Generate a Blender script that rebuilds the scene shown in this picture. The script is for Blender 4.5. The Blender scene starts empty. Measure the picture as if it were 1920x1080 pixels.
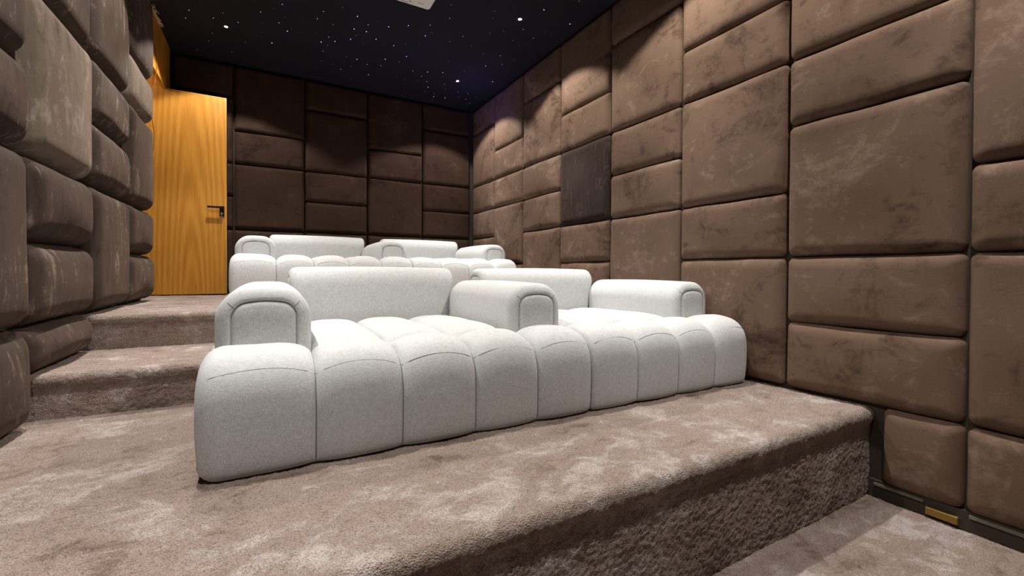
import bpy, math, random
import numpy as np
from mathutils import Matrix, Vector

random.seed(7)
rng = np.random.default_rng(7)
S = bpy.context.scene
C = S.collection
PI = math.pi

# ------------------------------------------------------------------ measures (metres)
EYE = 1.187                      # camera height above the low floor
Z_PLAT, Z_STEP, Z_TOP, Z_CEIL = 0.469, 0.687, 0.905, 3.687
X_LEFT, X_RIGHT, Y_BACK = -1.036, 2.832, 6.33       # wall planes behind the padding
GRID0, GRID0_STEPS, UNIT = EYE + 0.0993, EYE + 0.1336, 0.4


# ------------------------------------------------------------------ object helpers
def new_mesh(name, verts, faces, mat=None, parent=None, smooth=True, loc=None):
    me = bpy.data.meshes.new(name)
    me.from_pydata([tuple(map(float, v)) for v in verts], [], faces)
    me.update()
    if smooth:
        me.polygons.foreach_set('use_smooth', [True] * len(me.polygons))
    o = bpy.data.objects.new(name, me)
    C.objects.link(o)
    if mat:
        me.materials.append(mat)
    if parent:
        o.parent = parent
    if loc is not None:
        o.location = loc
    return o


def grid_mesh(name, P, mat=None, parent=None, smooth=True):
    """P: array (n, m, 3)."""
    n, m = P.shape[:2]
    idx = np.arange(n * m).reshape(n, m)
    q = np.stack([idx[:-1, :-1], idx[1:, :-1], idx[1:, 1:], idx[:-1, 1:]], -1).reshape(-1, 4)
    me = bpy.data.meshes.new(name)
    me.vertices.add(n * m)
    me.vertices.foreach_set('co', P.reshape(-1).astype(np.float32))
    me.loops.add(q.size)
    me.loops.foreach_set('vertex_index', q.reshape(-1).astype(np.int32))
    me.polygons.add(len(q))
    me.polygons.foreach_set('loop_start', np.arange(0, q.size, 4, dtype=np.int32))
    me.polygons.foreach_set('loop_total', np.full(len(q), 4, dtype=np.int32))
    me.update(calc_edges=True)
    me.validate()
    me.polygons.foreach_set('use_smooth', [smooth] * len(me.polygons))
    o = bpy.data.objects.new(name, me)
    C.objects.link(o)
    if mat:
        me.materials.append(mat)
    if parent:
        o.parent = parent
    return o


class MB:
    """collects simple shapes into one mesh"""
    def __init__(s):
        s.v, s.f = [], []

    def add(s, v, f):
        b = len(s.v)
        s.v += [tuple(p) for p in v]
        s.f += [tuple(i + b for i in q) for q in f]
        return s

    def box(s, x0, x1, y0, y1, z0, z1, bev=0.0):
        if bev <= 0:
            v = [(x, y, z) for x in (x0, x1) for y in (y0, y1) for z in (z0, z1)]
            f = [(0, 1, 3, 2), (4, 6, 7, 5), (0, 4, 5, 1), (2, 3, 7, 6), (0, 2, 6, 4), (1, 5, 7, 3)]
            return s.add(v, f)
        # rounded in plan (x,y) plus chamfered rims
        n = 6
        def ring(d, z):
            r = max(bev - d, 1e-4)
            pts = []
            for cx, cy, a0 in ((x1 - d - r, y1 - d - r, 0), (x0 + d + r, y1 - d - r, 90), (x0 + d + r, y0 + d + r, 180), (x1 - d - r, y0 + d + r, 270)):
                for k in range(n + 1):
                    a = math.radians(a0 + 90 * k / n)
                    pts.append((cx + r * math.cos(a), cy + r * math.sin(a), z))
            return pts
        e = min(bev * 0.6, (z1 - z0) * 0.3)
        rings = [ring(e, z0), ring(e * 0.3, z0 + e * 0.3), ring(0, z0 + e), ring(0, z1 - e), ring(e * 0.3, z1 - e * 0.3), ring(e, z1)]
        m = len(rings[0])
        v = [p for r in rings for p in r]
        f = []
        for i in range(len(rings) - 1):
            for k in range(m):
                f.append((i * m + k, i * m + (k + 1) % m, (i + 1) * m + (k + 1) % m, (i + 1) * m + k))
        f.append(tuple(reversed(range(m))))
        f.append(tuple(range((len(rings) - 1) * m, len(rings) * m)))
        return s.add(v, f)

    def tube(s, pts, r, n=8):
        pts = [Vector(p) for p in pts]
        v, f = [], []
        up = Vector((0.13, 0.31, 0.94))
        for i, p in enumerate(pts):
            t = (pts[min(i + 1, len(pts) - 1)] - pts[max(i - 1, 0)]).normalized()
            a = t.cross(up)
            a = a.normalized() if a.length > 1e-4 else t.orthogonal().normalized()
            b = t.cross(a).normalized()
            for k in range(n):
                w = 2 * PI * k / n
                v.append(p + a * (r * math.cos(w)) + b * (r * math.sin(w)))
        for i in range(len(pts) - 1):
            for k in range(n):
                f.append((i * n + k, i * n + (k + 1) % n, (i + 1) * n + (k + 1) % n, (i + 1) * n + k))
        f.append(tuple(reversed(range(n))))
        f.append(tuple(range((len(pts) - 1) * n, len(pts) * n)))
        return s.add(v, f)

    def lathe(s, prof, centre, axis='z', n=32):
        """prof: list of (radius, height along axis)"""
        v, f = [], []
        cx, cy, cz = centre
        for r, h in prof:
            for k in range(n):
                a = 2 * PI * k / n
                if axis == 'z':
                    v.append((cx + r * math.cos(a), cy + r * math.sin(a), cz + h))
                else:
                    v.append((cx + r * math.cos(a), cy + h, cz + r * math.sin(a)))
        for i in range(len(prof) - 1):
            for k in range(n):
                f.append((i * n + k, i * n + (k + 1) % n, (i + 1) * n + (k + 1) % n, (i + 1) * n + k))
        return s.add(v, f)

    def build(s, name, mat, parent=None, smooth=False, loc=None):
        o = new_mesh(name, s.v, s.f, mat, parent, smooth, loc)
        fix_normals(o)
        return o


def fix_normals(o):
    import bmesh
    bm = bmesh.new()
    bm.from_mesh(o.data)
    bmesh.ops.recalc_face_normals(bm, faces=bm.faces)
    bm.to_mesh(o.data)
    bm.free()


def tag(o, label, cat, group=None, kind='thing'):
    o['label'] = label
    o['category'] = cat
    o['kind'] = kind
    if group:
        o['group'] = group
    return o


def struct(o):
    o['kind'] = 'structure'
    return o


def empty(name, loc, rz=0.0):
    o = bpy.data.objects.new(name, None)
    o.empty_display_size = 0.1
    C.objects.link(o)
    o.location = loc
    o.rotation_euler = (0, 0, rz)
    return o


def copy_tree(o, parent=None):
    c = o.copy()
    C.objects.link(c)
    if parent:
        c.parent = parent
    for ch in [x for x in bpy.data.objects if x.parent == o]:
        copy_tree(ch, c)
    return c


def vnoise(u, v, seed):
    """smooth value noise on arrays u, v"""
    iu, iv = np.floor(u).astype(np.int64), np.floor(v).astype(np.int64)
    fu, fv = u - iu, v - iv
    fu, fv = fu * fu * (3 - 2 * fu), fv * fv * (3 - 2 * fv)
    def h(a, b):
        x = (a * 374761393 + b * 668265263 + seed * 974711) & 0x7fffffff
        x = ((x ^ (x >> 13)) * 1274126177) & 0x7fffffff
        return ((x ^ (x >> 16)) & 0xffff) / 65535.0
    return (h(iu, iv) * (1 - fu) + h(iu + 1, iv) * fu) * (1 - fv) + (h(iu, iv + 1) * (1 - fu) + h(iu + 1, iv + 1) * fu) * fv


# ------------------------------------------------------------------ materials
def mat_base(name):
    m = bpy.data.materials.new(name)
    m.use_nodes = True
    nt = m.node_tree
    b = nt.nodes['Principled BSDF']
    return m, nt, b


def N(nt, t, **kw):
    n = nt.nodes.new(t)
    for k, v in kw.items():
        setattr(n, k, v)
    return n


def plain(name, col, rough=0.5, metal=0.0, spec=0.5):
    m, nt, b = mat_base(name)
    b.inputs['Base Color'].default_value = (*col, 1)
    b.inputs['Roughness'].default_value = rough
    b.inputs['Metallic'].default_value = metal
    b.inputs['Specular IOR Level'].default_value = spec
    return m


def emit(name, col, strength):
    m, nt, b = mat_base(name)
    b.inputs['Base Color'].default_value = (0.02, 0.02, 0.02, 1)
    b.inputs['Emission Color'].default_value = (*col, 1)
    b.inputs['Emission Strength'].default_value = strength
    return m


def ramp(nt, stops):
    r = N(nt, 'ShaderNodeValToRGB')
    els = r.color_ramp.elements
    while len(els) > 1:
        els.remove(els[-1])
    els[0].position, els[0].color = stops[0][0], (*stops[0][1], 1)
    for p, c in stops[1:]:
        e = els.new(p)
        e.color = (*c, 1)
    return r


def noise(nt, vec, scale, detail=3, rough=0.55, dist=0.0):
    n = N(nt, 'ShaderNodeTexNoise')
    n.inputs['Scale'].default_value = scale
    n.inputs['Detail'].default_value = detail
    n.inputs['Roughness'].default_value = rough
    n.inputs['Distortion'].default_value = dist
    nt.links.new(vec, n.inputs['Vector'])
    return n.outputs['Fac']


def math_(nt, op, a, b=None, c=None, clamp=False):
    n = N(nt, 'ShaderNodeMath', operation=op, use_clamp=clamp)
    for i, x in enumerate((a, b, c)):
        if x is None:
            continue
        if isinstance(x, (int, float)):
            n.inputs[i].default_value = x
        else:
            nt.links.new(x, n.inputs[i])
    return n.outputs[0]


def mix(nt, fac, a, b):
    n = N(nt, 'ShaderNodeMix', data_type='RGBA')
    if isinstance(fac, (int, float)):
        n.inputs[0].default_value = fac
    else:
        nt.links.new(fac, n.inputs[0])
    for i, x in ((6, a), (7, b)):
        if isinstance(x, tuple):
            n.inputs[i].default_value = (*x, 1)
        else:
            nt.links.new(x, n.inputs[i])
    return n.outputs[2]


def bump(nt, b, h, strength, dist=0.01):
    n = N(nt, 'ShaderNodeBump')
    n.inputs['Strength'].default_value = strength
    n.inputs['Distance'].default_value = dist
    nt.links.new(h, n.inputs['Height'])
    nt.links.new(n.outputs[0], b.inputs['Normal'])


def obj_coords(nt, random_shift=True):
    tc = N(nt, 'ShaderNodeTexCoord')
    if not random_shift:
        return tc.outputs['Object']
    oi = N(nt, 'ShaderNodeObjectInfo')
    sh = math_(nt, 'MULTIPLY', oi.outputs['Random'], 57.0)
    va = N(nt, 'ShaderNodeVectorMath', operation='ADD')
    nt.links.new(tc.outputs['Object'], va.inputs[0])
    nt.links.new(sh, va.inputs[1])
    return va.outputs[0]


def stretch(nt, vec, sc, rot=(0, 0, 0)):
    mp = N(nt, 'ShaderNodeMapping')
    mp.inputs['Scale'].default_value = sc
    mp.inputs['Rotation'].default_value = rot
    nt.links.new(vec, mp.inputs['Vector'])
    return mp.outputs[0]


def velvet(name, dark, mid, hi, st=(1, 1, 1), streak=0.4, sheen=0.14, tint=(0.45, 0.29, 0.21)):
    """short-pile velvet: brushed patches and finger strokes of raised and flattened nap"""
    m, nt, b = mat_base(name)
    v = obj_coords(nt)
    big = noise(nt, v, 2.0, 3, 0.55, 1.1)
    sm = noise(nt, stretch(nt, v, st), 6.0, 6, 0.66, 1.8)
    stroke = noise(nt, stretch(nt, v, (1.0, 1.0, 3.2), (0.5, 0.7, 0.2)), 8.0, 4, 0.6, 0.6)
    fine = noise(nt, v, 500.0, 2, 0.6)
    mottle = noise(nt, v, 45.0, 4, 0.65)
    f = math_(nt, 'ADD', math_(nt, 'MULTIPLY', big, 1 - streak), math_(nt, 'MULTIPLY', sm, streak))
    f = math_(nt, 'ADD', f, math_(nt, 'MULTIPLY', math_(nt, 'SUBTRACT', mottle, 0.5), 0.13))
    f = math_(nt, 'ADD', f, math_(nt, 'MULTIPLY', math_(nt, 'SUBTRACT', stroke, 0.5), 0.20))
    r = ramp(nt, [(0.29, dark), (0.40, tuple(0.42 * a + 0.58 * c for a, c in zip(dark, mid))), (0.475, mid), (0.55, mid), (0.72, hi)])
    nt.links.new(f, r.inputs[0])
    grain = math_(nt, 'MULTIPLY_ADD', fine, 0.7, 0.65)
    g = N(nt, 'ShaderNodeMix', data_type='RGBA', blend_type='MULTIPLY')
    g.inputs[0].default_value = 1.0
    nt.links.new(r.outputs[0], g.inputs[6])
    nt.links.new(grain, g.inputs[7])
    nt.links.new(g.outputs[2], b.inputs['Base Color'])
    b.inputs['Roughness'].default_value = 0.85
    b.inputs['Specular IOR Level'].default_value = 0.12
    b.inputs['Sheen Weight'].default_value = sheen
    b.inputs['Sheen Roughness'].default_value = 0.4
    b.inputs['Sheen Tint'].default_value = (*tint, 1)
    bump(nt, b, math_(nt, 'ADD', fine, math_(nt, 'MULTIPLY', f, 2.0)), 0.3, 0.004)
    return m


M = {}
M['velvet'] = velvet('brown_velvet', (0.044, 0.025, 0.017), (0.142, 0.090, 0.063), (0.250, 0.178, 0.138))
M['velvet_dark'] = velvet('brushed_down_velvet', (0.018, 0.011, 0.009), (0.030, 0.020, 0.016), (0.085, 0.063, 0.052), (2.0, 2.0, 0.5), 0.65, 0.12)
M['velvet_steps'] = velvet('scuffed_velvet', (0.024, 0.016, 0.012), (0.054, 0.038, 0.030), (0.240, 0.190, 0.155), (1.3, 1.3, 0.42), 0.7, 0.15)
M['velvet_scuffed_light'] = velvet('raised_nap_velvet', (0.06, 0.043, 0.032), (0.16, 0.125, 0.098), (0.34, 0.285, 0.235), (1.3, 1.3, 0.42), 0.7, 0.2)
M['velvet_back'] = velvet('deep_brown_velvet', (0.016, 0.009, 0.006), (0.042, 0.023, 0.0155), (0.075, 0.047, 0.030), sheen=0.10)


def carpet(name, lo, mid, hi):
    """cut-pile carpet: brushed light and dark patches, tuft by tuft grain"""
    m, nt, b = mat_base(name)
    v = obj_coords(nt, False)
    big = noise(nt, stretch(nt, v, (1, 1.2, 1)), 2.6, 3, 0.55, 0.8)
    med = noise(nt, stretch(nt, v, (0.9, 1.25, 1.1)), 9.0, 6, 0.70, 1.0)
    f = math_(nt, 'ADD', math_(nt, 'MULTIPLY', big, 0.5), math_(nt, 'MULTIPLY', med, 0.5))
    r = ramp(nt, [(0.36, lo), (0.47, mid), (0.52, mid), (0.63, hi)])
    nt.links.new(f, r.inputs[0])
    vo = N(nt, 'ShaderNodeTexVoronoi', feature='F1')
    vo.inputs['Scale'].default_value = 210.0
    nt.links.new(v, vo.inputs['Vector'])
    clump = noise(nt, v, 90.0, 3, 0.7)
    fine = noise(nt, v, 330.0, 2, 0.7)
    # light tuft tips, dark gaps between them
    gr = math_(nt, 'MULTIPLY_ADD', vo.outputs['Distance'], -0.75, 1.32)
    gr = math_(nt, 'ADD', gr, math_(nt, 'MULTIPLY', math_(nt, 'SUBTRACT', clump, 0.5), 0.7))
    gr = math_(nt, 'ADD', gr, math_(nt, 'MULTIPLY', math_(nt, 'SUBTRACT', fine, 0.5), 1.1), clamp=False)
    gr = math_(nt, 'MAXIMUM', gr, 0.25)
    g = N(nt, 'ShaderNodeMix', data_type='RGBA', blend_type='MULTIPLY')
    g.inputs[0].default_value = 1.0
    nt.links.new(r.outputs[0], g.inputs[6])
    nt.links.new(gr, g.inputs[7])
    nt.links.new(g.outputs[2], b.inputs['Base Color'])
    b.inputs['Roughness'].default_value = 0.95
    b.inputs['Specular IOR Level'].default_value = 0.1
    b.inputs['Sheen Weight'].default_value = 0.2
    b.inputs['Sheen Roughness'].default_value = 0.5
    b.inputs['Sheen Tint'].default_value = (0.8, 0.7, 0.66, 1)
    hgt = math_(nt, 'SUBTRACT', math_(nt, 'ADD', clump, fine), vo.outputs['Distance'])
    bump(nt, b, hgt, 0.8, 0.006)
    return m


M['carpet'] = carpet('taupe_pile_carpet', (0.155, 0.100, 0.075), (0.305, 0.230, 0.194), (0.480, 0.412, 0.384))


def linen():
    m, nt, b = mat_base('off_white_linen')
    v = obj_coords(nt, False)
    w1 = noise(nt, stretch(nt, v, (1, 1, 0.12)), 520.0, 2, 0.6)
    w2 = noise(nt, stretch(nt, v, (0.12, 0.5, 1)), 520.0, 2, 0.6)
    slub = noise(nt, v, 34.0, 4, 0.7)
    f = math_(nt, 'ADD', math_(nt, 'MULTIPLY', math_(nt, 'ADD', w1, w2), 0.42), math_(nt, 'MULTIPLY', slub, 0.16))
    r = ramp(nt, [(0.34, (0.392, 0.397, 0.398)), (0.62, (0.650, 0.658, 0.665))])
    nt.links.new(f, r.inputs[0])
    nt.links.new(r.outputs[0], b.inputs['Base Color'])
    b.inputs['Roughness'].default_value = 0.9
    b.inputs['Specular IOR Level'].default_value = 0.2
    b.inputs['Sheen Weight'].default_value = 0.15
    bump(nt, b, math_(nt, 'ADD', w1, w2), 0.35, 0.003)
    return m


M['linen'] = linen()
M['seam'] = plain('linen_seam_and_groove_shade', (0.20, 0.195, 0.19), 0.9)


def oak(name, lo, hi):
    m, nt, b = mat_base(name)
    v = obj_coords(nt, False)
    g = noise(nt, stretch(nt, v, (1, 1, 0.03)), 95.0, 5, 0.65, 0.5)
    c = noise(nt, stretch(nt, v, (1, 1, 0.22)), 7.0, 3, 0.5, 2.6)
    wv = N(nt, 'ShaderNodeTexWave', wave_type='RINGS', rings_direction='Y')
    wv.inputs['Scale'].default_value = 7.0
    wv.inputs['Distortion'].default_value = 5.0
    wv.inputs['Detail'].default_value = 2.0
    wv.inputs['Detail Scale'].default_value = 0.6
    mp = N(nt, 'ShaderNodeMapping')
    mp.inputs['Location'].default_value = (0.74, 0, -0.02)
    mp.inputs['Scale'].default_value = (1, 1, 0.07)
    nt.links.new(v, mp.inputs['Vector'])
    nt.links.new(mp.outputs[0], wv.inputs['Vector'])
    f = math_(nt, 'ADD', math_(nt, 'MULTIPLY', g, 0.58), math_(nt, 'MULTIPLY', c, 0.22))
    f = math_(nt, 'ADD', f, math_(nt, 'MULTIPLY', wv.outputs['Fac'], 0.20))
    r = ramp(nt, [(0.30, lo), (0.68, hi)])
    nt.links.new(f, r.inputs[0])
    nt.links.new(r.outputs[0], b.inputs['Base Color'])
    b.inputs['Roughness'].default_value = 0.45
    b.inputs['Specular IOR Level'].default_value = 0.3
    bump(nt, b, g, 0.12, 0.002)
    return m


M['oak'] = oak('golden_oak_veneer', (0.34, 0.135, 0.014), (0.50, 0.235, 0.032))
M['oak_edge'] = oak('oak_edge_band', (0.45, 0.24, 0.07), (0.62, 0.37, 0.13))
M['plaster_dark'] = plain('dark_brown_backing', (0.035, 0.024, 0.018), 0.9)
M['hall_plaster'] = plain('hall_plaster', (0.55, 0.42, 0.28), 0.9)


def ceiling_mat():
    m, nt, b = mat_base('black_starlight_ceiling')
    v = obj_coords(nt, False)
    r = ramp(nt, [(0.3, (0.0095, 0.0095, 0.0140)), (0.7, (0.0125, 0.0120, 0.0185))])
    nt.links.new(noise(nt, v, 1.3, 3), r.inputs[0])
    nt.links.new(r.outputs[0], b.inputs['Base Color'])
    b.inputs['Roughness'].default_value = 0.85
    b.inputs['Specular IOR Level'].default_value = 0.2
    return m


M['ceiling'] = ceiling_mat()
M['slot'] = plain('black_slot', (0.002, 0.002, 0.002), 0.9)
M['white_plastic'] = plain('white_plastic', (0.72, 0.70, 0.67), 0.4)
M['dark_plastic'] = plain('dark_plastic', (0.02, 0.02, 0.02), 0.5)
M['black_metal'] = plain('matt_black_metal', (0.012, 0.010, 0.010), 0.4, 0.6)
M['steel'] = plain('brushed_steel', (0.62, 0.60, 0.57), 0.3, 1.0)
M['brown_trim'] = plain('dark_brown_skirting', (0.040, 0.028, 0.021), 0.7)
M['beige_strip'] = plain('worn_beige_strip', (0.16, 0.135, 0.10), 0.7)
M['yellow'] = plain('yellow_offcut', (0.22, 0.12, 0.018), 0.7)
M['jute'] = plain('frayed_jute', (0.62, 0.46, 0.22), 0.9)
M['cable'] = plain('brown_cable', (0.20, 0.075, 0.015), 0.9, 0.0, 0.1)
M['lamp_trim'] = plain('black_lamp_trim', (0.01, 0.01, 0.01), 0.5)
M['lamp_glow'] = emit('lamp_lens', (1.0, 0.93, 0.84), 60.0)

# ------------------------------------------------------------------ room shell
def wall_box(name, mat, *b):
    return struct(MB().box(*b).build(name, mat))


wall_box('wall_right', M['plaster_dark'], X_RIGHT, X_RIGHT + 0.1, -0.5, Y_BACK + 0.1, -0.05, Z_CEIL + 0.05)
wall_box('wall_back', M['plaster_dark'], X_LEFT - 0.1, X_RIGHT, Y_BACK, Y_BACK + 0.1, -0.05, Z_CEIL + 0.05)
wall_box('wall_left', M['plaster_dark'], X_LEFT - 0.1, X_LEFT, -0.5, 5.238, -0.05, Z_CEIL + 0.05)
ceil = struct(MB().box(X_LEFT - 1.3, X_RIGHT + 0.1, -1.8, Y_BACK + 0.1, Z_CEIL, Z_CEIL + 0.08).build('ceiling', M['ceiling']))

# the doorway in the side wall: a thin oak-clad header, a deep lobby behind it
Z_HEAD = EYE + 1.967
header = struct(MB().box(-1.0, -0.965, 5.238, 6.215, Z_HEAD, Z_CEIL).build('trim_1', M['oak']))
lobby = MB()
lobby.box(-2.05, X_LEFT - 0.1, 6.065, 6.10, Z_TOP - 0.02, Z_CEIL)        # far jamb, oak-lined
lobby.box(X_LEFT - 0.1, -1.002, 6.065, Y_BACK, Z_TOP - 0.02, Z_CEIL)
struct(lobby.build('trim_2', M['oak']))
struct(MB().box(-2.10, -2.05, 5.0, 6.1, Z_TOP - 0.02, Z_CEIL).box(-2.05, X_LEFT - 0.1, 5.19, 5.238, Z_TOP - 0.02, Z_CEIL).build('wall_lobby', M['hall_plaster']))


# ------------------------------------------------------------------ carpeted levels
def polyline(pts, step):
    """resample a list of points, step length given per segment"""
    out = [np.array(pts[0], float)]
    for a, b, st in zip(pts[:-1], pts[1:], step):
        a, b = np.array(a, float), np.array(b, float)
        n = max(1, int(round(np.linalg.norm(b - a) / st)))
        for k in range(1, n + 1):
            out.append(a + (b - a) * k / n)
    return np.array(out)


def carpet_sheet(name, x0, x1, dx, prof, amp, seed):
    """prof: (k,2) array of (y,z) along the sheet; the pile is real relief"""
    xs = np.linspace(x0, x1, int((x1 - x0) / dx) + 1)
    t = np.gradient(prof, axis=0)
    t /= np.linalg.norm(t, axis=1)[:, None] + 1e-9
    nrm = np.stack([t[:, 1], -t[:, 0]], 1)          # outwards / upwards for a sheet running towards -y
    s = np.concatenate([[0], np.cumsum(np.linalg.norm(np.diff(prof, axis=0), axis=1))])
    U, V = np.meshgrid(xs, s, indexing='ij')
    h = amp * (0.30 * vnoise(U / 0.011, V / 0.011, seed) + 0.25 * vnoise(U / 0.03, V / 0.03, seed + 1) + 0.5 * vnoise(U / 0.12, V / 0.12, seed + 2)
               + 0.40 * rng.random(U.shape)) - amp
    P = np.empty(U.shape + (3,))
    P[..., 0] = U + (rng.random(U.shape) - 0.5) * dx * 0.5
    P[..., 1] = prof[None, :, 0] + nrm[None, :, 0] * h
    P[..., 2] = prof[None, :, 1] + nrm[None, :, 1] * h
    return struct(grid_mesh(name, P[:, ::-1], M['carpet']))


def nose(y, z, r, z0, over=0.05):
    """profile points: tread edge at height z rolls over a soft nose and drops to z0; riser base at y"""
    yn = y - over
    pts = []
    for k in range(9):
        a = math.radians(90 * k / 8)
        pts.append((yn + r - r * math.sin(a), z - r + r * math.cos(a)))
    pts += [(yn + over * 0.2, z - r - 0.02), (yn + over * 0.75, z - r - 0.04), (yn + over * 1.0, z - r - 0.06), (y, z - r - 0.12), (y, z0)]
    return pts


# low floor at the front of the room
prof = polyline([(1.10, 0.0), (0.1, 0.0), (-0.5, 0.0)], [0.008, 0.02])
carpet_sheet('floor', X_LEFT, X_RIGHT, 0.009, prof, 0.010, 11)
# the platform that carries the front sofa
np_ = nose(1.088, Z_PLAT, 0.042, -0.005, 0.018)
pts = [(3.64, Z_PLAT), (1.95, Z_PLAT)] + np_
prof = polyline(pts, [0.02, 0.0075] + [0.006] * (len(np_) - 2) + [0.0065])
carpet_sheet('floor_platform', X_LEFT, X_RIGHT - 0.005, 0.0072, prof, 0.011, 23)
# the intermediate step in the aisle
np_ = nose(2.885, Z_STEP, 0.035, Z_PLAT - 0.01, 0.014)
pts = [(3.65, Z_STEP)] + np_
prof = polyline(pts, [0.012] + [0.007] * (len(np_) - 1))
stp = carpet_sheet('floor_step', X_LEFT, -0.215, 0.009, prof, 0.010, 37)
# the top platform that carries the rear sofa
np_ = nose(3.635, Z_TOP, 0.035, Z_PLAT - 0.01, 0.014)
pts = [(Y_BACK, Z_TOP), (5.2, Z_TOP)] + np_
prof = polyline(pts, [0.03, 0.014] + [0.008] * (len(np_) - 1))
carpet_sheet('floor_landing', X_LEFT - 1.05, X_RIGHT, 0.013, prof, 0.010, 41)
# solid cores under the carpet so that nothing leaks
core = MB()
core.box(X_LEFT, X_RIGHT, 1.11, Y_BACK, -0.04, Z_PLAT - 0.03)
core.box(X_LEFT, -0.225, 2.91, 3.66, Z_PLAT - 0.03, Z_STEP - 0.03)
core.box(X_LEFT - 1.05, X_RIGHT, 3.66, Y_BACK, Z_PLAT - 0.03, Z_TOP - 0.03)
core.box(X_LEFT, X_RIGHT, -0.5, 1.11, -0.05, -0.025)
struct(core.build('floor_core', M['plaster_dark']))

# skirting gap under the padding of the long wall, with its worn strip
struct(MB().box(X_RIGHT - 0.022, X_RIGHT, -0.5, 1.085, 0.0, 0.09).build('baseboard_right', M['brown_trim']))
stripm = MB().box(X_RIGHT - 0.034, X_RIGHT - 0.022, 0.86, 1.06, 0.066, 0.078).box(X_RIGHT - 0.034, X_RIGHT - 0.022, -0.5, 0.70, 0.066, 0.080)
struct(stripm.build('trim_3', M['beige_strip']))
off = MB().box(X_RIGHT - 0.042, X_RIGHT - 0.021, 0.735, 0.850, 0.016, 0.052, 0.005).build('foam_offcut', M['yellow'])
tag(off, 'small yellow offcut tucked under the padding at the low floor', 'offcut')


# ------------------------------------------------------------------ padded wall panels
def rr_ring(a, b, r, n=7):
    """rounded rectangle outline, half sizes a, b"""
    r = max(min(r, a * 0.98, b * 0.98), 0.002)
    pts = []
    m = 7
    cs = [(a - r, b - r, 0), (-a + r, b - r, 90), (-a + r, -b + r, 180), (a - r, -b + r, 270)]
    for i, (cx, cy, a0) in enumerate(cs):
        for k in range(n + 1):
            t = math.radians(a0 + 90 * k / n)
            pts.append((cx + r * math.cos(t), cy + r * math.sin(t)))
        nx = cs[(i + 1) % 4]
        t = math.radians(a0 + 90)
        p = (cx + r * math.cos(t), cy + r * math.sin(t))
        t2 = math.radians(nx[2])
        q = (nx[0] + r * math.cos(t2), nx[1] + r * math.sin(t2))
        for k in range(1, m):
            pts.append((p[0] + (q[0] - p[0]) * k / m, p[1] + (q[1] - p[1]) * k / m))
    return np.array(pts)


def padded_panel(w, h, T, r, corner, centre, U, Nn, mat, seed, bulge=0.012):
    """a stuffed panel: w along U, h along z, standing T proud of the wall along Nn"""
    a, b = w / 2, h / 2
    rings, hs = [], []
    for k in range(9):
        th = PI / 2 * k / 8
        d = r * (1 - math.cos(th)) * 1.0
        rings.append(rr_ring(a - d, b - d, corner - d * 0.4))
        hs.append(T * (0.12 + 0.88 * math.sin(th)))
    inner = rings[-1]
    for s in (0.92, 0.83, 0.73, 0.62, 0.5, 0.38, 0.26, 0.14, 0.05):
        rings.append(inner * s)
        hs.append(T)
    P = np.stack(rings)                                    # (k, n, 2)
    H = np.repeat(np.array(hs)[:, None], P.shape[1], 1)
    ai, bi = a - r * 0.6, b - r * 0.6
    H = H + bulge * np.clip(1 - (P[..., 0] / ai) ** 2, 0, 1) ** 1.5 * np.clip(1 - (P[..., 1] / bi) ** 2, 0, 1) ** 1.5
    w8 = np.clip(H / T, 0, 1) ** 2
    H = H + w8 * (vnoise(P[..., 0] * 4 + seed * 3.1 + 50, P[..., 1] * 4 + 50, seed) - 0.5) * 0.016
    # slightly uneven hand-made outline
    wob = (vnoise(P[..., 0] * 5 + 90, P[..., 1] * 5 + 40 + seed, seed + 5) - 0.5) * 0.008
    P = P * (1 - 0.004) + wob[..., None] * np.array([0.35, 1.0])
    n = P.shape[1]
    U, Nn = np.array(U, float), np.array(Nn, float)
    V = P[..., 0:1] * U + P[..., 1:2] * np.array([0, 0, 1.0]) + H[..., None] * Nn
    v = np.concatenate([P[0, :, 0:1] * U + P[0, :, 1:2] * np.array([0, 0, 1.0]) + 0.001 * Nn, V.reshape(-1, 3)])
    f = []
    K = len(rings) + 1
    for i in range(K - 1):
        for k in range(n):
            f.append((i * n + k, i * n + (k + 1) % n, (i + 1) * n + (k + 1) % n, (i + 1) * n + k))
    f.append(tuple((K - 1) * n + k for k in range(n)))
    o = new_mesh('padded_panel', v, f, mat, loc=centre)
    fix_normals(o)
    return o


ORD = ['', 'first', 'second', 'third', 'fourth', 'fifth', 'sixth', 'seventh', 'eighth', 'ninth']


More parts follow.
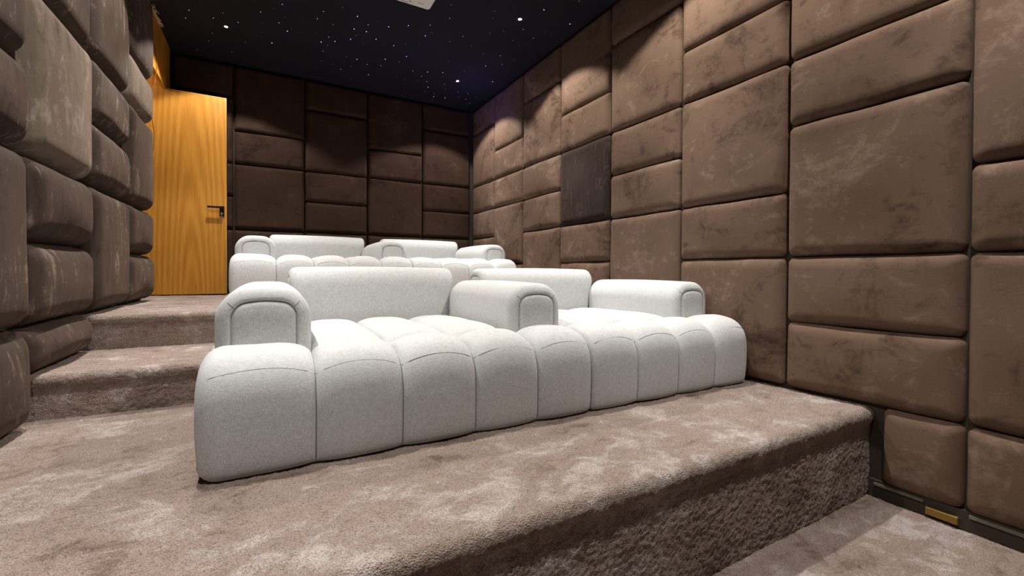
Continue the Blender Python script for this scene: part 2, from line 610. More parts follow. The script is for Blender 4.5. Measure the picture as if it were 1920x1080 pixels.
def column(wall, c0, c1, spans, grid0, mat, T, r, corner, col_text, count_from, special={}, floor_at=None, width_of={}):
    n = len(spans)                       # spans listed from the floor upwards
    for i, (n0, n1) in enumerate(spans):
        z0, z1 = grid0 + UNIT * n0, grid0 + UNIT * n1
        if floor_at is not None:
            z0 = max(z0, floor_at)
        z1 = min(z1, Z_CEIL - 0.012)
        a0, a1 = width_of.get(i, (c0, c1))
        g = 0.003
        w, h = (a1 - a0) - 2 * g, (z1 - z0) - 2 * g
        ca, cz = (a0 + a1) / 2, (z0 + z1) / 2
        mt = M[special.get(i, mat)]
        seed = random.randint(1, 9999)
        if wall == 'right':
            o = padded_panel(w, h, T, r, corner, (X_RIGHT, ca, cz), (0, -1, 0), (-1, 0, 0), mt, seed, 0.008)
            wt = 'wall opposite the steps'
            g_ = 'padded panels on the wall opposite the steps'
        elif wall == 'left':
            o = padded_panel(w, h, T, r, corner, (X_LEFT, ca, cz), (0, 1, 0), (1, 0, 0), mt, seed, 0.016)
            wt = 'wall beside the steps'
            g_ = 'padded panels on the wall beside the steps'
        else:
            o = padded_panel(w, h, T, r, corner, (ca, Y_BACK, cz), (1, 0, 0), (0, -1, 0), mt, seed, 0.008)
            wt = 'wall behind rear sofa'
            g_ = 'padded panels on the wall behind the rear sofa'
        ratio = h / w
        size = 'tall' if ratio > 1.3 else ('square' if ratio > 0.75 else 'low wide')
        colour = {'velvet': 'brown', 'velvet_dark': 'blackish-brown', 'velvet_steps': 'scuffed brown', 'velvet_back': 'dark brown', 'velvet_scuffed_light': 'pale-scuffed brown'}[special.get(i, mat)]
        if count_from == 'ceiling':
            k = n - i
            pos = 'topmost' if k == 1 else ORD[k] + ' from ceiling'
        else:
            k = i + 1
            pos = 'lowest' if k == 1 else ORD[k] + ' from bottom'
        tag(o, '%s %s panel, %s, %s, %s' % (size, colour, wt, col_text, pos), 'wall panel', g_)


# long wall opposite the steps: columns 0.8 m wide counted from the back corner
YR = lambda k: 0.7183 + 0.8 * k
TR, RR, CR = 0.052, 0.070, 0.035
cols = [
    (YR(6), 6.245, [(-1, 1), (1, 2), (2, 3), (3, 5), (5, 6)], 'first column from corner', 'ceiling', Z_TOP - 0.004),
    (YR(5), YR(6), [(-1, 0), (0, 2), (2, 3), (3, 4), (4, 6)], 'second column from corner', 'ceiling', Z_TOP - 0.004),
    (YR(4), YR(5), [(-1, 1), (1, 2), (2, 3), (3, 5), (5, 6)], 'third column from corner', 'ceiling', Z_TOP - 0.004),
    (YR(3), YR(4), [(-1, 0), (0, 1), (1, 3), (3, 4), (4, 6)], 'fourth column from corner', 'ceiling', Z_TOP - 0.004),
    (YR(2), YR(3), [(-1, 1), (1, 2), (2, 3), (3, 5), (5, 6)], 'fifth column from corner', 'ceiling', Z_PLAT - 0.004),
    (YR(1), YR(2), [(-2, 0), (0, 1), (1, 3), (3, 4), (4, 6)], 'sixth column from corner', 'bottom', Z_PLAT - 0.004),
    (YR(0), YR(1), [(-3, -2), (-2, -1), (-1, 0), (0, 2), (2, 3), (3, 5), (5, 6)], 'seventh column from corner', 'bottom', None),
    (YR(-1), YR(0), [(-3, -2), (-2, 0), (0, 1), (1, 3), (3, 5), (5, 6)], 'eighth column from corner', 'bottom', None),
]
for i, (a, b, spans, txt, cf, fl) in enumerate(cols):
    column('right', a, b, spans, GRID0, 'velvet', TR, RR, CR, txt, cf,
           special={2: 'velvet_dark'} if i == 3 else {}, floor_at=fl,
           width_of={0: (YR(0), 1.03)} if i == 6 else {})

# wall behind the rear sofa
XB = lambda k: -0.3625 + 0.7868 * k
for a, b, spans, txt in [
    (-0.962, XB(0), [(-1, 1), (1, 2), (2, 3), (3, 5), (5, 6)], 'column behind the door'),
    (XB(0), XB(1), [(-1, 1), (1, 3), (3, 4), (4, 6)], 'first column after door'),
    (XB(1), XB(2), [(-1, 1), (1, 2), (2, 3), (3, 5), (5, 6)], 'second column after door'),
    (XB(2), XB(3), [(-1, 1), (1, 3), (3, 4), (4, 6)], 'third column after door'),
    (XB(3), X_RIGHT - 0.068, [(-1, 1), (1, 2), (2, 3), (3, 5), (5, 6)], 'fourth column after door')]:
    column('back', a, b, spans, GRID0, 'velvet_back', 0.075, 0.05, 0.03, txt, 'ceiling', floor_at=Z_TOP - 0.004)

# wall beside the steps: thicker, softer padding
YL = lambda k: 5.2262 - 0.8075 * k
TL, RL, CL = 0.112, 0.095, 0.06
for i, (a, b, spans, txt, fl) in enumerate([
    (YL(1), YL(0), [(-1, 0), (0, 1), (1, 3), (3, 4), (4, 6)], 'first column from door', Z_TOP - 0.004),
    (YL(2), YL(1), [(-1, 1), (1, 2), (2, 3), (3, 5), (5, 6)], 'second column from door', Z_TOP - 0.004),
    (YL(3), YL(2), [(-1.6, -1), (-1, 0), (0, 1), (1, 3), (3, 5), (5, 6)], 'third column from door', Z_STEP - 0.0),
    (YL(4), YL(3), [(-2.3, -1), (-1, 1), (1, 2), (2, 4), (4, 6)], 'fourth column from door', Z_PLAT + 0.0),
]):
    column('left', a, b, spans, GRID0_STEPS, 'velvet_steps', TL, RL, CL, txt, 'bottom', floor_at=fl,
           special={3: 'velvet_scuffed_light'} if i in (0, 2) else {})


# ------------------------------------------------------------------ the oak door, standing open in front of the padded wall
YD0, YD1, XD0, XD1 = 5.98, 6.02, -1.20, -0.414
ZD0, ZD1 = Z_TOP + 0.012, EYE + 1.972
door = struct(MB().box(XD0, XD1 - 0.003, YD0, YD1, ZD0, ZD1 - 0.003).build('door_1', M['oak']))
MB().box(XD1 - 0.003, XD1, YD0, YD1, ZD0, ZD1).box(XD0, XD1, YD0, YD1, ZD1 - 0.003, ZD1).build('edge_band', M['oak_edge'], door)
k = 5.98 / 5.38
hx, hz = -0.425, EYE + 0.70
hz_ = EYE + 0.640 * k
lz_ = EYE + 0.583 * k
rx = -0.418 * k + 0.006
handle = MB().box(rx - 0.024, rx + 0.024, YD0 - 0.010, YD0, hz_ - 0.036, hz_ + 0.020, 0.0).build('handle_rosette', M['black_metal'], door)
lev = MB().tube([(rx, YD0 - 0.008, hz_), (rx, YD0 - 0.045, hz_)], 0.009, 10)
lev.box(rx - 0.135, rx + 0.010, YD0 - 0.055, YD0 - 0.042, hz_ - 0.010, hz_ + 0.011)
lev.build('lever', M['black_metal'], handle)
esc = MB().box(rx - 0.024, rx + 0.024, YD0 - 0.009, YD0, lz_ - 0.032, lz_ + 0.030).build('lock_plate', M['black_metal'], door)
MB().lathe([(0.0005, -0.022), (0.009, -0.022), (0.011, -0.018), (0.011, -0.004)], (rx - 0.002, YD0, lz_ - 0.002), 'y', 18).build('lock_cylinder', M['steel'], esc, True)
key = MB().box(rx - 0.0035, rx - 0.0005, YD0 - 0.045, YD0 - 0.018, lz_ - 0.007, lz_ + 0.004)
key.box(rx - 0.0045, rx + 0.0005, YD0 - 0.062, YD0 - 0.042, lz_ - 0.016, lz_ + 0.012)
key.tube([(rx - 0.002, YD0 - 0.055, lz_ - 0.012), (rx - 0.003, YD0 - 0.05, lz_ - 0.06), (rx - 0.002, YD0 - 0.04, lz_ - 0.12)], 0.003, 6)
key.build('key', M['steel'], esc)

# loose cable and frayed jute left hanging at the doorway header
cab = [(-0.955, 5.29, 2.29), (-0.957, 5.351, 2.19), (-0.957, 5.44, 2.135), (-0.956, 5.50, 2.06), (-0.955, 5.437, 1.908), (-0.954, 5.343, 1.77), (-0.955, 5.29, 1.669),
       (-0.958, 5.29, 1.55), (-0.955, 5.29, 1.40), (-0.945, 5.29, 1.324), (-0.944, 5.29, 1.22), (-0.955, 5.29, 1.09), (-0.965, 5.285, 0.9)]
def smooth_path(p, n=6):
    p = [Vector(q) for q in p]
    out = []
    for i in range(len(p) - 1):
        a, b, c, d = p[max(i - 1, 0)], p[i], p[i + 1], p[min(i + 2, len(p) - 1)]
        for k in range(n):
            t = k / n
            out.append(0.5 * ((2 * b) + (c - a) * t + (2 * a - 5 * b + 4 * c - d) * t * t + (3 * b - a - 3 * c + d) * t ** 3))
    return out + [p[-1]]
cbo = MB().tube(smooth_path([(x, y, z + EYE) for x, y, z in cab]), 0.003, 6).build('hanging_cable', M['cable'], None, True)
tag(cbo, 'thin brown cable dangling down from the wooden header above the doorway', 'cable')
jm = MB()
rj = random.Random(3)
for i in range(26):
    y = 5.27 + 0.36 * i / 26 + rj.uniform(-0.03, 0.03)
    p = [(-0.962 + rj.uniform(0, 0.008), y, Z_CEIL - 0.002 + rj.uniform(-0.02, 0.0))]
    for s in range(4):
        q = p[-1]
        p.append((q[0] + rj.uniform(-0.002, 0.012), q[1] + rj.uniform(-0.05, 0.06), min(q[2] + rj.uniform(-0.016, 0.012), Z_CEIL - 0.003)))
    jm.tube(smooth_path(p, 4), 0.0028, 5)
tag(jm.build('frayed_jute', M['jute'], None, True), 'frayed strands of pale jute along the top of the wooden header', 'jute strands')


# ------------------------------------------------------------------ sofas
SEG = 0.3235
BASE_PROF = [(0.050, 0.0), (0.022, 0.008), (0.008, 0.04), (0.000, 0.13), (-0.002, 0.24), (0.008, 0.315), (0.035, 0.372), (0.082, 0.412), (0.15, 0.432), (0.22, 0.436), (0.285, 0.424),
             (0.330, 0.385), (0.372, 0.418), (0.45, 0.434), (0.62, 0.437), (0.85, 0.434), (1.08, 0.428), (1.20, 0.412), (1.245, 0.375), (1.30, 0.36), (1.50, 0.36), (1.565, 0.34), (1.59, 0.27), (1.59, 0.06), (1.56, 0.0)]
BASE_GROOVE = [0.004, 0.018, 0.024, 0.028, 0.032, 0.040, 0.052, 0.062, 0.064, 0.062, 0.056, 0.034, 0.054, 0.058, 0.056, 0.054, 0.050, 0.040, 0.02, 0.0, 0.0, 0.0, 0.0, 0.0, 0.0]


def catmull(p, n):
    p = np.array(p, float)
    out = []
    for i in range(len(p) - 1):
        a, b, c, d = p[max(i - 1, 0)], p[i], p[i + 1], p[min(i + 2, len(p) - 1)]
        for k in range(n):
            t = k / n
            out.append(0.5 * (2 * b + (c - a) * t + (2 * a - 5 * b + 4 * c - d) * t * t + (3 * b - a - 3 * c + d) * t ** 3))
    return np.array(out + [p[-1]])


def sofa_base(x0, nseg, parent, rel=0.055, rer=0.06):
    g3 = np.column_stack([np.array(BASE_PROF), BASE_GROOVE])
    q = catmull(g3, 4)
    prof, grv = q[:, :2], np.clip(q[:, 2], 0, None)
    t = np.gradient(prof, axis=0)
    t /= np.linalg.norm(t, axis=1)[:, None]
    inn = np.stack([t[:, 1], -t[:, 0]], 1)           # inward normal (profile runs front -> top -> back)
    x1 = x0 + nseg * SEG
    def end_rows(re):
        return [(-off + 0.004, d, 0) for d, off in ((0.30, 0.012), (0.2, 0.010), (0.13, 0.006))] + \
               [(re * (1 - math.sin(PI / 2 * k / 6)), re * (1 - math.cos(PI / 2 * k / 6)), 1) for k in range(7)]
    xs = []
    for sgi in range(nseg):
        for k in range(23):
            u = math.sin(PI / 2 * (-1 + 2 * k / 22))
            if k == 22 and sgi < nseg - 1:
                continue
            xs.append((x0 + (sgi + 0.5 + u / 2) * SEG, u))
    body = []
    for x, u in xs:
        if x < x0 + rel * 1.02 or x > x1 - rer * 1.02:
            continue
        body.append((x, u))
    P = []
    def ring(x, d, g):
        # keep insets from folding: ends shrink towards the block's middle line
        c = prof + inn * np.minimum(d, 0.075)
        if d > 0.075:
            mid = np.array([0.8, 0.2])
            s = 1 - (d - 0.075) / 0.36
            c = mid + (c - mid) * np.array([0.5 + 0.5 * s, max(s, 0.05)])
        c = c + inn * (grv * g)[:, None]
        c[:, 1] = np.maximum(c[:, 1], 0.0)
        return np.column_stack([np.full(len(c), x), c])
    # groove weight across one tuft
    def gw(u):
        a = min(abs(u), 1.0)
        return 1 - (1 - a ** 2.6) ** 0.55
    ew_l = 0.15 if rel > 0.05 else 0.8
    ew_r = 0.15 if rer > 0.05 else 0.8
    # the rounded rim already draws in towards each end; grooves fade there
    for dx, d, e in sorted(end_rows(rel), key=lambda r: (r[2], r[0] if r[2] else -r[1])):
        P.append(ring(x0 + dx, d, gw(dx / SEG * 2 - 1) * ew_l if e else 0.0))
    for x, u in body:
        first, last = x < x0 + SEG * 0.5, x > x1 - SEG * 0.5
        w = gw(u)
        if first and u < 0:
            w *= ew_l
        if last and u > 0:
            w *= ew_r
        rg = ring(x, 0.0, w)
        if not ((first and u < -0.5) or (last and u > 0.5)):
            # the stitched line itself is pulled in tight
            rg[:, 1:] += inn * (np.minimum(grv * 6, 1) * 0.012 * math.exp(-((1 - abs(u)) / 0.035) ** 2))[:, None]
            rg[:, 2] = np.maximum(rg[:, 2], 0)
        P.append(rg)
    for dx, d, e in reversed(sorted(end_rows(rer), key=lambda r: (r[2], r[0] if r[2] else -r[1]))):
        P.append(ring(x1 - dx, d, gw(dx / SEG * 2 - 1) * ew_r if e else 0.0))
    P = np.array(P)
    # stuffed ends swell outwards at mid height
    swl = np.sin(PI * np.clip(P[..., 2] / 0.45, 0, 1)) ** 0.42
    tl = np.clip(1 - (P[..., 0] - x0) / 0.12, 0, 1) ** 1.5
    tr = np.clip(1 - (x1 - P[..., 0]) / 0.12, 0, 1) ** 1.5
    P[..., 0] += (-(0.020 if rel > 0.05 else 0.0) * tl + (0.006 if rer > 0.05 else 0.0) * tr) * swl
    if rel > 0.05:
        P[..., 0] -= 0.030 * np.clip(1 - (P[..., 0] - x0) / 0.30, 0, 1)       # the first tuft is a little wider
    # the cloth is never perfectly even
    nz = (vnoise(P[..., 0] * 7 + 40, P[..., 1] * 7 + P[..., 2] * 7 + 40, 5 + nseg) - 0.5) * 0.006
    P[..., 2] += np.where(P[..., 2] > 0.2, nz, 0)
    o = grid_mesh('seat_base', P, M['linen'], parent)
    # close the two ends
    import bmesh
    bm = bmesh.new()
    bm.from_mesh(o.data)
    bm.verts.ensure_lookup_table()
    n, m = P.shape[:2]
    try:
        bm.faces.new([bm.verts[k] for k in range(m)])
        bm.faces.new([bm.verts[(n - 1) * m + k] for k in range(m)])
    except ValueError:
        pass
    bmesh.ops.recalc_face_normals(bm, faces=bm.faces)
    bm.to_mesh(o.data)
    bm.free()
    for p in o.data.polygons:
        p.use_smooth = len(p.vertices) == 4
    # stitched seam arching over the front edge of every tuft
    sm = MB()
    for sgi in range(nseg):
        path = []
        for k in range(13):
            u = -0.985 + 1.97 * k / 12
            x = x0 + (sgi + 0.5 + u / 2) * SEG
            zt = 0.352 + 0.022 * (1 - u * u)
            jm_ = 30
            at = lambda arr: float(np.interp(zt, prof[:jm_, 1], arr[:jm_]))
            edge = 'l' if (sgi == 0 and u < 0) else ('r' if (sgi == nseg - 1 and u > 0) else '')
            w = gw(u) * {'l': ew_l, 'r': ew_r, '': 1.0}[edge]
            ins = at(grv) * w
            if edge:
                re = rel if edge == 'l' else rer
                dx = min(x - x0, x1 - x)
                if dx < re:
                    ins += re - math.sqrt(max(re * re - (re - dx) ** 2, 0))
            xs_ = x
            if rel > 0.05:
                xs_ -= 0.030 * min(max(1 - (x - x0) / 0.30, 0), 1) + 0.017 * min(max(1 - (x - x0) / 0.12, 0), 1) ** 1.5
            path.append((xs_, at(prof[:, 0]) + at(inn[:, 0]) * ins, zt + at(inn[:, 1]) * ins))
        sm.tube(smooth_path(path, 3), 0.0010, 5)
        if sgi < nseg - 1:
            xg = x0 + (sgi + 1) * SEG
            n0_, n1_ = 6, 92
            gp = [(xg, p[0], p[1]) for p in (prof + inn * (grv + np.minimum(grv * 6, 1) * 0.012 - 0.003)[:, None])[n0_:74]]
            sm.tube(gp, 0.0026, 5)  # dark line along the seam paints the shade deep in each groove
    sm.build('seam', M['seam'], o, True)
    return o


def u_ring(hw, top, r, n=10, dome=0.0, taper=0.0):
    """inverted-U outline: half width hw, height top, corner radius r; bottom at 0"""
    r = max(min(r, hw * 0.98), 0.004)
    pts = [(-hw + taper, 0.0), (-hw + taper * 0.6, (top - r) * 0.4), (-hw + taper * 0.2, (top - r) * 0.8)]
    for k in range(n + 1):
        a = PI - PI / 2 * k / n
        pts.append((-hw + r + r * math.cos(a), top - r + r * math.sin(a)))
    for k in range(1, 8):
        pts.append((-hw + r + (2 * hw - 2 * r) * k / 8, top))
    for k in range(n + 1):
        a = PI / 2 - PI / 2 * k / n
        pts.append((hw - r + r * math.cos(a), top - r + r * math.sin(a)))
    pts += [(hw - taper * 0.2, (top - r) * 0.8), (hw - taper * 0.6, (top - r) * 0.4), (hw - taper, 0.0)]
    p = np.array(pts)
    p[:, 1] += dome * np.clip(1 - (p[:, 0] / hw) ** 2, 0, 1) * np.clip(p[:, 1] / top, 0, 1) ** 3
    return p


def rolled_block(name, width, height, length, r, parent, loc, axis, dome=0.015, taper=0.0, z0=0.0, lean=0.0):
    """upholstered block with a rolled top and an inset panel in both ends. length runs along `axis` from loc."""
    hw, top = width / 2, height
    ro = 0.055
    ends = [(0.061, 0.006), (0.0585, 0.012), (0.0565, 0.004)]
    for k in range(7):
        th = PI / 2 * k / 6
        ends.append((ro * (1 - math.sin(th)), ro * (1 - math.cos(th))))
    ring_at = lambda d: u_ring(hw - d, top - d, r - d * 1.15, dome=dome, taper=taper)
    rows = [(s, d) for d, s in ends]
    L = length
    mids = [L * k / 8 for k in range(1, 8)]
    seq = rows + [(s, 0.0) for s in mids if ro < s < L - ro] + [(L - s, d) for s, d in reversed(rows)]
    P = []
    for s, d in seq:
        rg = ring_at(d)
        puff = 0.008 * math.sin(PI * min(max(s / L, 0), 1))
        z = rg[:, 1] + puff * np.clip(rg[:, 1] / top, 0, 1)
        sh = lean * (z / top)
        if axis == 'y':
            P.append(np.column_stack([rg[:, 0], np.full(len(rg), s), z]))
        else:
            # thickness follows y; seen from the front the block narrows towards its foot
            k = (1 - z / top)
            xx = s + (0.5 - s / L) * 2 * taper_end * k
            P.append(np.column_stack([xx, rg[:, 0] + sh, z]))
    P = np.array(P)
    P += np.array([0, 0, z0])
    o = grid_mesh(name, P, M['linen'], parent)
    o.location = loc
    fix_normals(o)
    # inset panels
    for e in (0, 1):
        rr = []
        for d, s in ((0.0592, 0.0118), (0.0612, 0.003), (0.067, -0.002), (0.078, -0.005), (0.10, -0.008), (0.125, -0.009)):
            if hw - d < 0.01:
                continue
            rg = ring_at(d)
            s_ = s if e == 0 else L - s
            sh = lean * (rg[:, 1] / top)
            if axis == 'y':
                rr.append(np.column_stack([rg[:, 0], np.full(len(rg), s_), rg[:, 1]]))
            else:
                k = (1 - rg[:, 1] / top)
                xx = s_ + (0.5 - s_ / L) * 2 * taper_end * k
                rr.append(np.column_stack([xx, rg[:, 0] + sh, rg[:, 1]]))
        rr = np.array(rr) + np.array([0, 0, z0])
        n, m = rr.shape[:2]
        v = rr.reshape(-1, 3)
        f = [(i * m + k, i * m + k + 1, (i + 1) * m + k + 1, (i + 1) * m + k) for i in range(n - 1) for k in range(m - 1)]
        f.append(tuple((n - 1) * m + k for k in range(m)))
        ip = new_mesh('end_panel', v, f, M['linen'], o)
        fix_normals(ip)
        if axis == 'y' and e == 0:
            # mitred pleats at the two upper corners of the front
            for ci in (8, 3 + 11 + 7 + 5):
                pp = []
                for k in range(8):
                    th = PI / 2 * k / 7
                    d_, s__ = ro * (1 - math.sin(th)), ro * (1 - math.cos(th))
                    rg = ring_at(d_)
                    if d_ > 0.012:
                        pp.append((rg[ci, 0], s__, rg[ci, 1] + z0))
                if len(pp) > 1:
                    MB().tube(pp, 0.0016, 5).build('pleat', M['seam'], o, True)
    return o


taper_end = 0.045


def make_sofa(loc, rz, label):
    root = empty('sofa', loc, rz)
    tag(root, label, 'sofa', 'tufted off-white lounge sofas')
    sofa_base(0.0, 5, root, 0.052, 0.022)
    sofa_base(5 * SEG + 0.001, 4, root, 0.022, 0.06)
    for sg in (0, 4, 8):
        cx = (sg + 0.5) * SEG
        cx = {0: 0.154, 4: cx + 0.010, 8: 9 * SEG - 0.170}[sg]
        rolled_block('armrest', 0.352 if sg == 0 else 0.342, 0.625, 0.955, 0.115, root, (cx, 0.312, 0.010), 'y', dome=0.020)
    for cs in (2.5, 6.5):
        w = 1.09
        rolled_block('backrest', 0.30, 0.366, w, 0.110, root, (cs * SEG - w / 2, 1.405, 0.365), 'x', dome=0.012, lean=-0.02)
    return root


front = make_sofa((-0.168, 1.733, Z_PLAT - 0.004), math.radians(-0.5), 'large off-white tufted sofa on the front platform, nearest the carpet edge')
rear = copy_tree(front)
rear.location = (-0.255, 4.56, Z_TOP - 0.036)
for ch in bpy.data.objects:
    if ch.parent == rear and ch.name.startswith('seat_base'):
        ch.scale.z = 1.085
rear.rotation_euler = (0, 0, 0)
rear['label'] = 'off-white tufted sofa on the upper landing against the dark padded wall'

# ------------------------------------------------------------------ ceiling: downlights, star lights, slots, projector
lamp_pos = [(-0.372, 5.362, 'recessed downlight in the black ceiling just before the wooden door'),
            (2.177, 5.366, 'recessed downlight in the back ceiling corner, farthest from the door'),
            (2.18, 3.749, 'recessed downlight in the black ceiling above the gap between the sofas'),
            (-0.372, 3.749, 'recessed downlight in the black ceiling above the carpeted steps'),
            (2.18, 2.135, 'recessed downlight in the ceiling above the front sofa, padded wall side'),
            (-0.372, 2.135, 'recessed downlight in the ceiling above the aisle end of the front sofa'),
            (2.18, 0.52, 'recessed downlight in the ceiling above the low floor, padded wall side'),
            (-0.372, 0.52, 'recessed downlight in the ceiling before the carpet edge, aisle side'),
            ]
CORE_W, SPILL_W = 200.0, 165.0
proto = None
for i, (x, y, lab) in enumerate(lamp_pos):
    if proto is None:
        root = empty('downlight', (x, y, Z_CEIL))
        MB().lathe([(0.015, -0.001), (0.034, -0.004), (0.040, -0.002), (0.040, 0.0)], (0, 0, 0), 'z', 32).build('trim_ring', M['lamp_trim'], root, True)
        MB().lathe([(0.0002, -0.0025), (0.010, -0.0025), (0.015, -0.001)], (0, 0, 0), 'z', 32).build('lens', M['lamp_glow'], root, True)
        proto = root
    else:
        root = copy_tree(proto)
        root.location = (x, y, Z_CEIL)
    tag(root, lab, 'ceiling light', 'recessed ceiling downlights')
    # a reflector lamp: a soft-edged core beam inside a fainter spill that the deep trim cuts off
    for nm, en, size, blend in (('core_beam', CORE_W, 66, 1.0), ('spill_beam', SPILL_W, 115, 0.20)):
        ld = bpy.data.lights.new(nm, 'SPOT')
        ld.energy = en
        ld.color = (1.0, 0.985, 0.975) if nm == 'core_beam' else (1.0, 0.945, 0.855)
        ld.spot_size = math.radians(size)
        ld.spot_blend = blend
        ld.shadow_soft_size = 0.03
        lo = bpy.data.objects.new(nm, ld)
        C.objects.link(lo)
        lo.location = (x, y, Z_CEIL - 0.012)

# unseen fill light added beyond the doorway to brighten the oak jamb
ld = bpy.data.lights.new('lobby_fill', 'POINT')
ld.energy = 12.0
ld.color = (1.0, 0.82, 0.6)
ld.shadow_soft_size = 0.06
lo = bpy.data.objects.new('lobby_fill', ld)
C.objects.link(lo)
lo.location = (-1.55, 5.55, EYE + 2.1)

STARS = [(0.12,4.65,2),(-0.06,4.89,2),(-0.38,5.09,1),(-0.47,5.24,2),(-0.26,5.21,2),(0.62,4.42,1),(0.47,4.58,2),(0.05,4.77,0.5),(0.15,4.87,0.5),(0.10,5.01,2),(-0.05,5.11,0.7),(-0.05,5.30,0.7),(-0.21,5.61,1.2),(-0.36,5.95,1.2),(0.18,5.14,3),(0.04,5.49,4),(0.43,4.74,1.5),(0.32,4.91,0.7),(0.31,5.10,0.7),(0.45,5.02,0.5),(0.58,4.77,1.2),(0.77,4.50,3),(0.78,4.75,3),(0.89,4.60,2),(0.90,4.74,2.5),(0.96,4.49,0.7),(1.08,4.53,3),(1.25,4.41,3),(0.57,5.05,2),(0.51,5.20,3),(0.58,5.24,0.8),(0.64,5.11,3),(0.78,4.98,3),(0.82,4.87,1),(0.91,4.99,0.5),(1.02,4.84,3),(1.22,4.88,3),(1.32,4.78,1),(1.45,4.69,0.7),(1.46,4.51,3),(1.44,4.29,1.5),(1.50,4.41,1.2),(1.57,4.08,1.5),(1.73,4.49,2),(1.67,4.31,0.6),(1.81,4.32,2),(1.97,4.46,0.8),(0.55,5.40,1.5),(0.56,5.66,1.2),(0.80,5.41,0.8),(0.92,5.41,3),(1.05,5.48,2),(1.20,5.43,2),(1.21,5.24,4),(1.41,5.05,4),(1.37,5.22,2),(0.69,5.68,1),(0.79,5.78,1.5),(0.89,5.63,1),(0.95,6.02,1),(1.12,5.76,3),(1.45,5.66,0.8),(1.57,5.67,0.8),(1.58,5.37,1.5),(1.75,5.31,2.5),(1.71,5.60,1),(1.72,5.46,2),(1.92,5.23,3),(1.83,5.58,2),(1.90,5.74,2.5),(2.06,5.54,2),(1.90,5.90,1),(2.07,6.01,2.5),(2.10,6.13,1),(2.04,5.90,0.8),(2.23,5.97,2.5),(2.13,5.69,0.8),(1.69,6.07,1.2),(2.31,5.69,1.5),(2.38,5.85,1),(2.40,5.80,0.6),(2.45,5.66,1.5),(2.51,5.87,1.5),(2.62,5.98,2),(2.59,5.71,1),(1.88,4.92,0.8),(2.05,4.98,0.6),(2.15,5.07,1),(0.46,5.84,0.5),(0.36,5.46,0.4),(1.50,3.87,1.2),(1.90,3.76,1),(1.94,3.87,1.2),(2.30,3.50,3),(2.66,3.57,3),(2.51,3.23,0.8),(2.14,4.02,0.8),(2.03,4.12,1),(2.30,3.89,1.5),(2.48,3.98,1.5),(2.52,3.81,0.7),(2.31,4.13,1),(2.41,4.16,0.5),(2.35,4.49,1.5),(2.16,4.55,0.8),(2.31,4.63,0.5),(2.54,4.51,1),(2.47,4.67,1.5),(2.31,4.80,2.5),(2.58,5.15,2.5),(2.62,3.84,0.4),(2.59,4.66,0.4),(-0.66,5.20,1.8),(-0.71,5.38,1.5),(-0.51,5.58,1.2),(-0.56,5.79,0.8),(-0.70,6.09,0.8)]
classes = [(0.7, 0.0026, (0.62, 0.62, 0.72), 0.35), (1.3, 0.0032, (0.55, 0.60, 0.80), 0.8), (2.2, 0.0038, (0.40, 0.52, 0.95), 1.7), (9, 0.0046, (0.28, 0.42, 1.0), 3.2)]
star_mesh = []
for lim, r, col, st in classes:
    mb = MB().lathe([(r, 0.0), (r * 0.85, -r * 0.5), (r * 0.5, -r * 0.87), (r * 0.02, -r)], (0, 0, 0), 'z', 10)
    me = bpy.data.meshes.new('star_light')
    me.from_pydata(mb.v, [], mb.f)
    me.materials.append(emit('star_glow', col, st))
    star_mesh.append(me)
for x, y, b in STARS:
    ci = next(i for i, c in enumerate(classes) if b <= c[0])
    o = bpy.data.objects.new('star_light', star_mesh[ci])
    C.objects.link(o)
    o.location = (x, y, Z_CEIL + 0.0005)
    tag(o, 'tiny blue-white fibre-optic star light set in the black ceiling', 'star light', 'star lights in the ceiling')

# the combined faint blue glow that the densest cluster of star lights throws into the corner
ld = bpy.data.lights.new('star_cluster_glow', 'POINT')
ld.energy = 4.0
ld.color = (0.22, 0.16, 1.0)
ld.shadow_soft_size = 0.35
lo = bpy.data.objects.new('star_cluster_glow', ld)
C.objects.link(lo)
lo.location = (2.42, 5.40, Z_CEIL - 0.30)
l2 = bpy.data.lights.new('star_field_glow', 'POINT')
l2.energy = 0.9
l2.color = (0.25, 0.25, 1.0)
l2.shadow_soft_size = 0.25
lo = bpy.data.objects.new('star_field_glow', l2)
C.objects.link(lo)
lo.location = (1.5, 4.95, Z_CEIL - 0.28)

s1 = MB().box(-0.20, 0.63, 6.13, 6.155, Z_CEIL - 0.004, Z_CEIL).build('air_slot', M['slot'])
tag(s1, 'thin black air slot in the ceiling along the wall behind the rear sofa', 'air vent', 'ceiling air slots')
s2 = MB().box(2.53, 2.56, 1.9, 3.33, Z_CEIL - 0.004, Z_CEIL).build('air_slot', M['slot'])
tag(s2, 'black air slot in the ceiling along the wall opposite the steps', 'air vent', 'ceiling air slots')

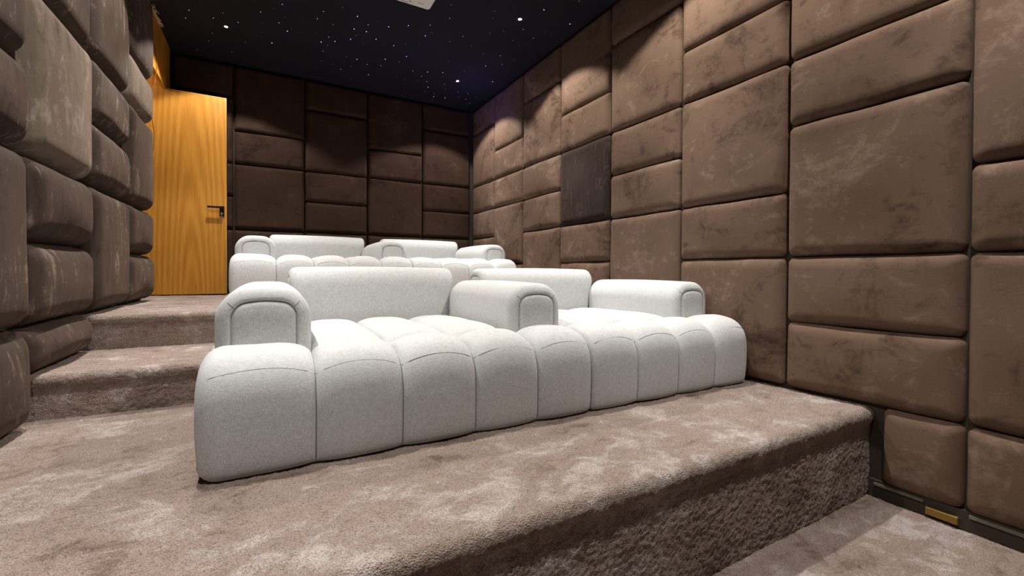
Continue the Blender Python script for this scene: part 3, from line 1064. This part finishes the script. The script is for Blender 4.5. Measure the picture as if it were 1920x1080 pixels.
pr = empty('projector', (0.905, 3.36, EYE + 2.2))
MB().box(-0.29, 0.29, -0.22, 0.22, 0.0, 0.14, 0.03).build('housing', M['white_plastic'], pr, False)
sl = MB()
for k in range(3):
    sl.box(-0.16 + 0.10 * k, -0.10 + 0.10 * k, 0.185, 0.189, -0.0012, 0.001)
sl.box(0.10, 0.118, 0.160, 0.168, -0.0012, 0.001)
sl.box(0.17, 0.215, 0.150, 0.154, -0.0012, 0.001)
sl.build('vent_slots', M['dark_plastic'], pr)
MB().lathe([(0.05, -0.02), (0.055, 0.0), (0.055, 0.02), (0.04, 0.03)], (0.12, -0.22, 0.07), 'y', 24).build('projector_lens', M['dark_plastic'], pr, True)
mt = MB().lathe([(0.022, 0.14), (0.022, 0.285), (0.07, 0.288), (0.07, 0.30)], (0, 0, 0), 'z', 24).build('ceiling_mount', M['white_plastic'], pr, True)
tag(pr, 'white ceiling-mounted projector hanging above the front sofa', 'projector')

# ------------------------------------------------------------------ world, camera, colour management
w = bpy.data.worlds.new('room_dark')
S.world = w
w.use_nodes = True
w.node_tree.nodes['Background'].inputs['Color'].default_value = (1.0, 0.97, 0.94, 1)
w.node_tree.nodes['Background'].inputs['Strength'].default_value = 0.006

cam = bpy.data.cameras.new('camera')
co = bpy.data.objects.new('camera', cam)
C.objects.link(co)
cam.sensor_fit = 'HORIZONTAL'
cam.sensor_width = 36.0
cam.lens = 36.0 * 815.41 / 1920
cam.shift_y = -(540 - 518.23) / 1920
cam.clip_start = 0.02
R3 = Vector((0.8721008895492893, -0.48930142347887445, 0.004914817278946668))
U3 = Vector((0.001167694854808843, 0.012125042094010727, 0.9999258071691842))
W3 = Vector((0.48932471318753595, 0.8720304469086878, -0.011145614750656258))
rot = Matrix((R3, U3, -W3)).transposed()
co.matrix_world = Matrix.Translation((0, 0, EYE)) @ rot.to_4x4()
S.camera = co

vs = S.view_settings
vs.view_transform = 'Standard'
vs.look = 'None'
vs.gamma = 1
vs.use_curve_mapping = False
vs.exposure = -0.18
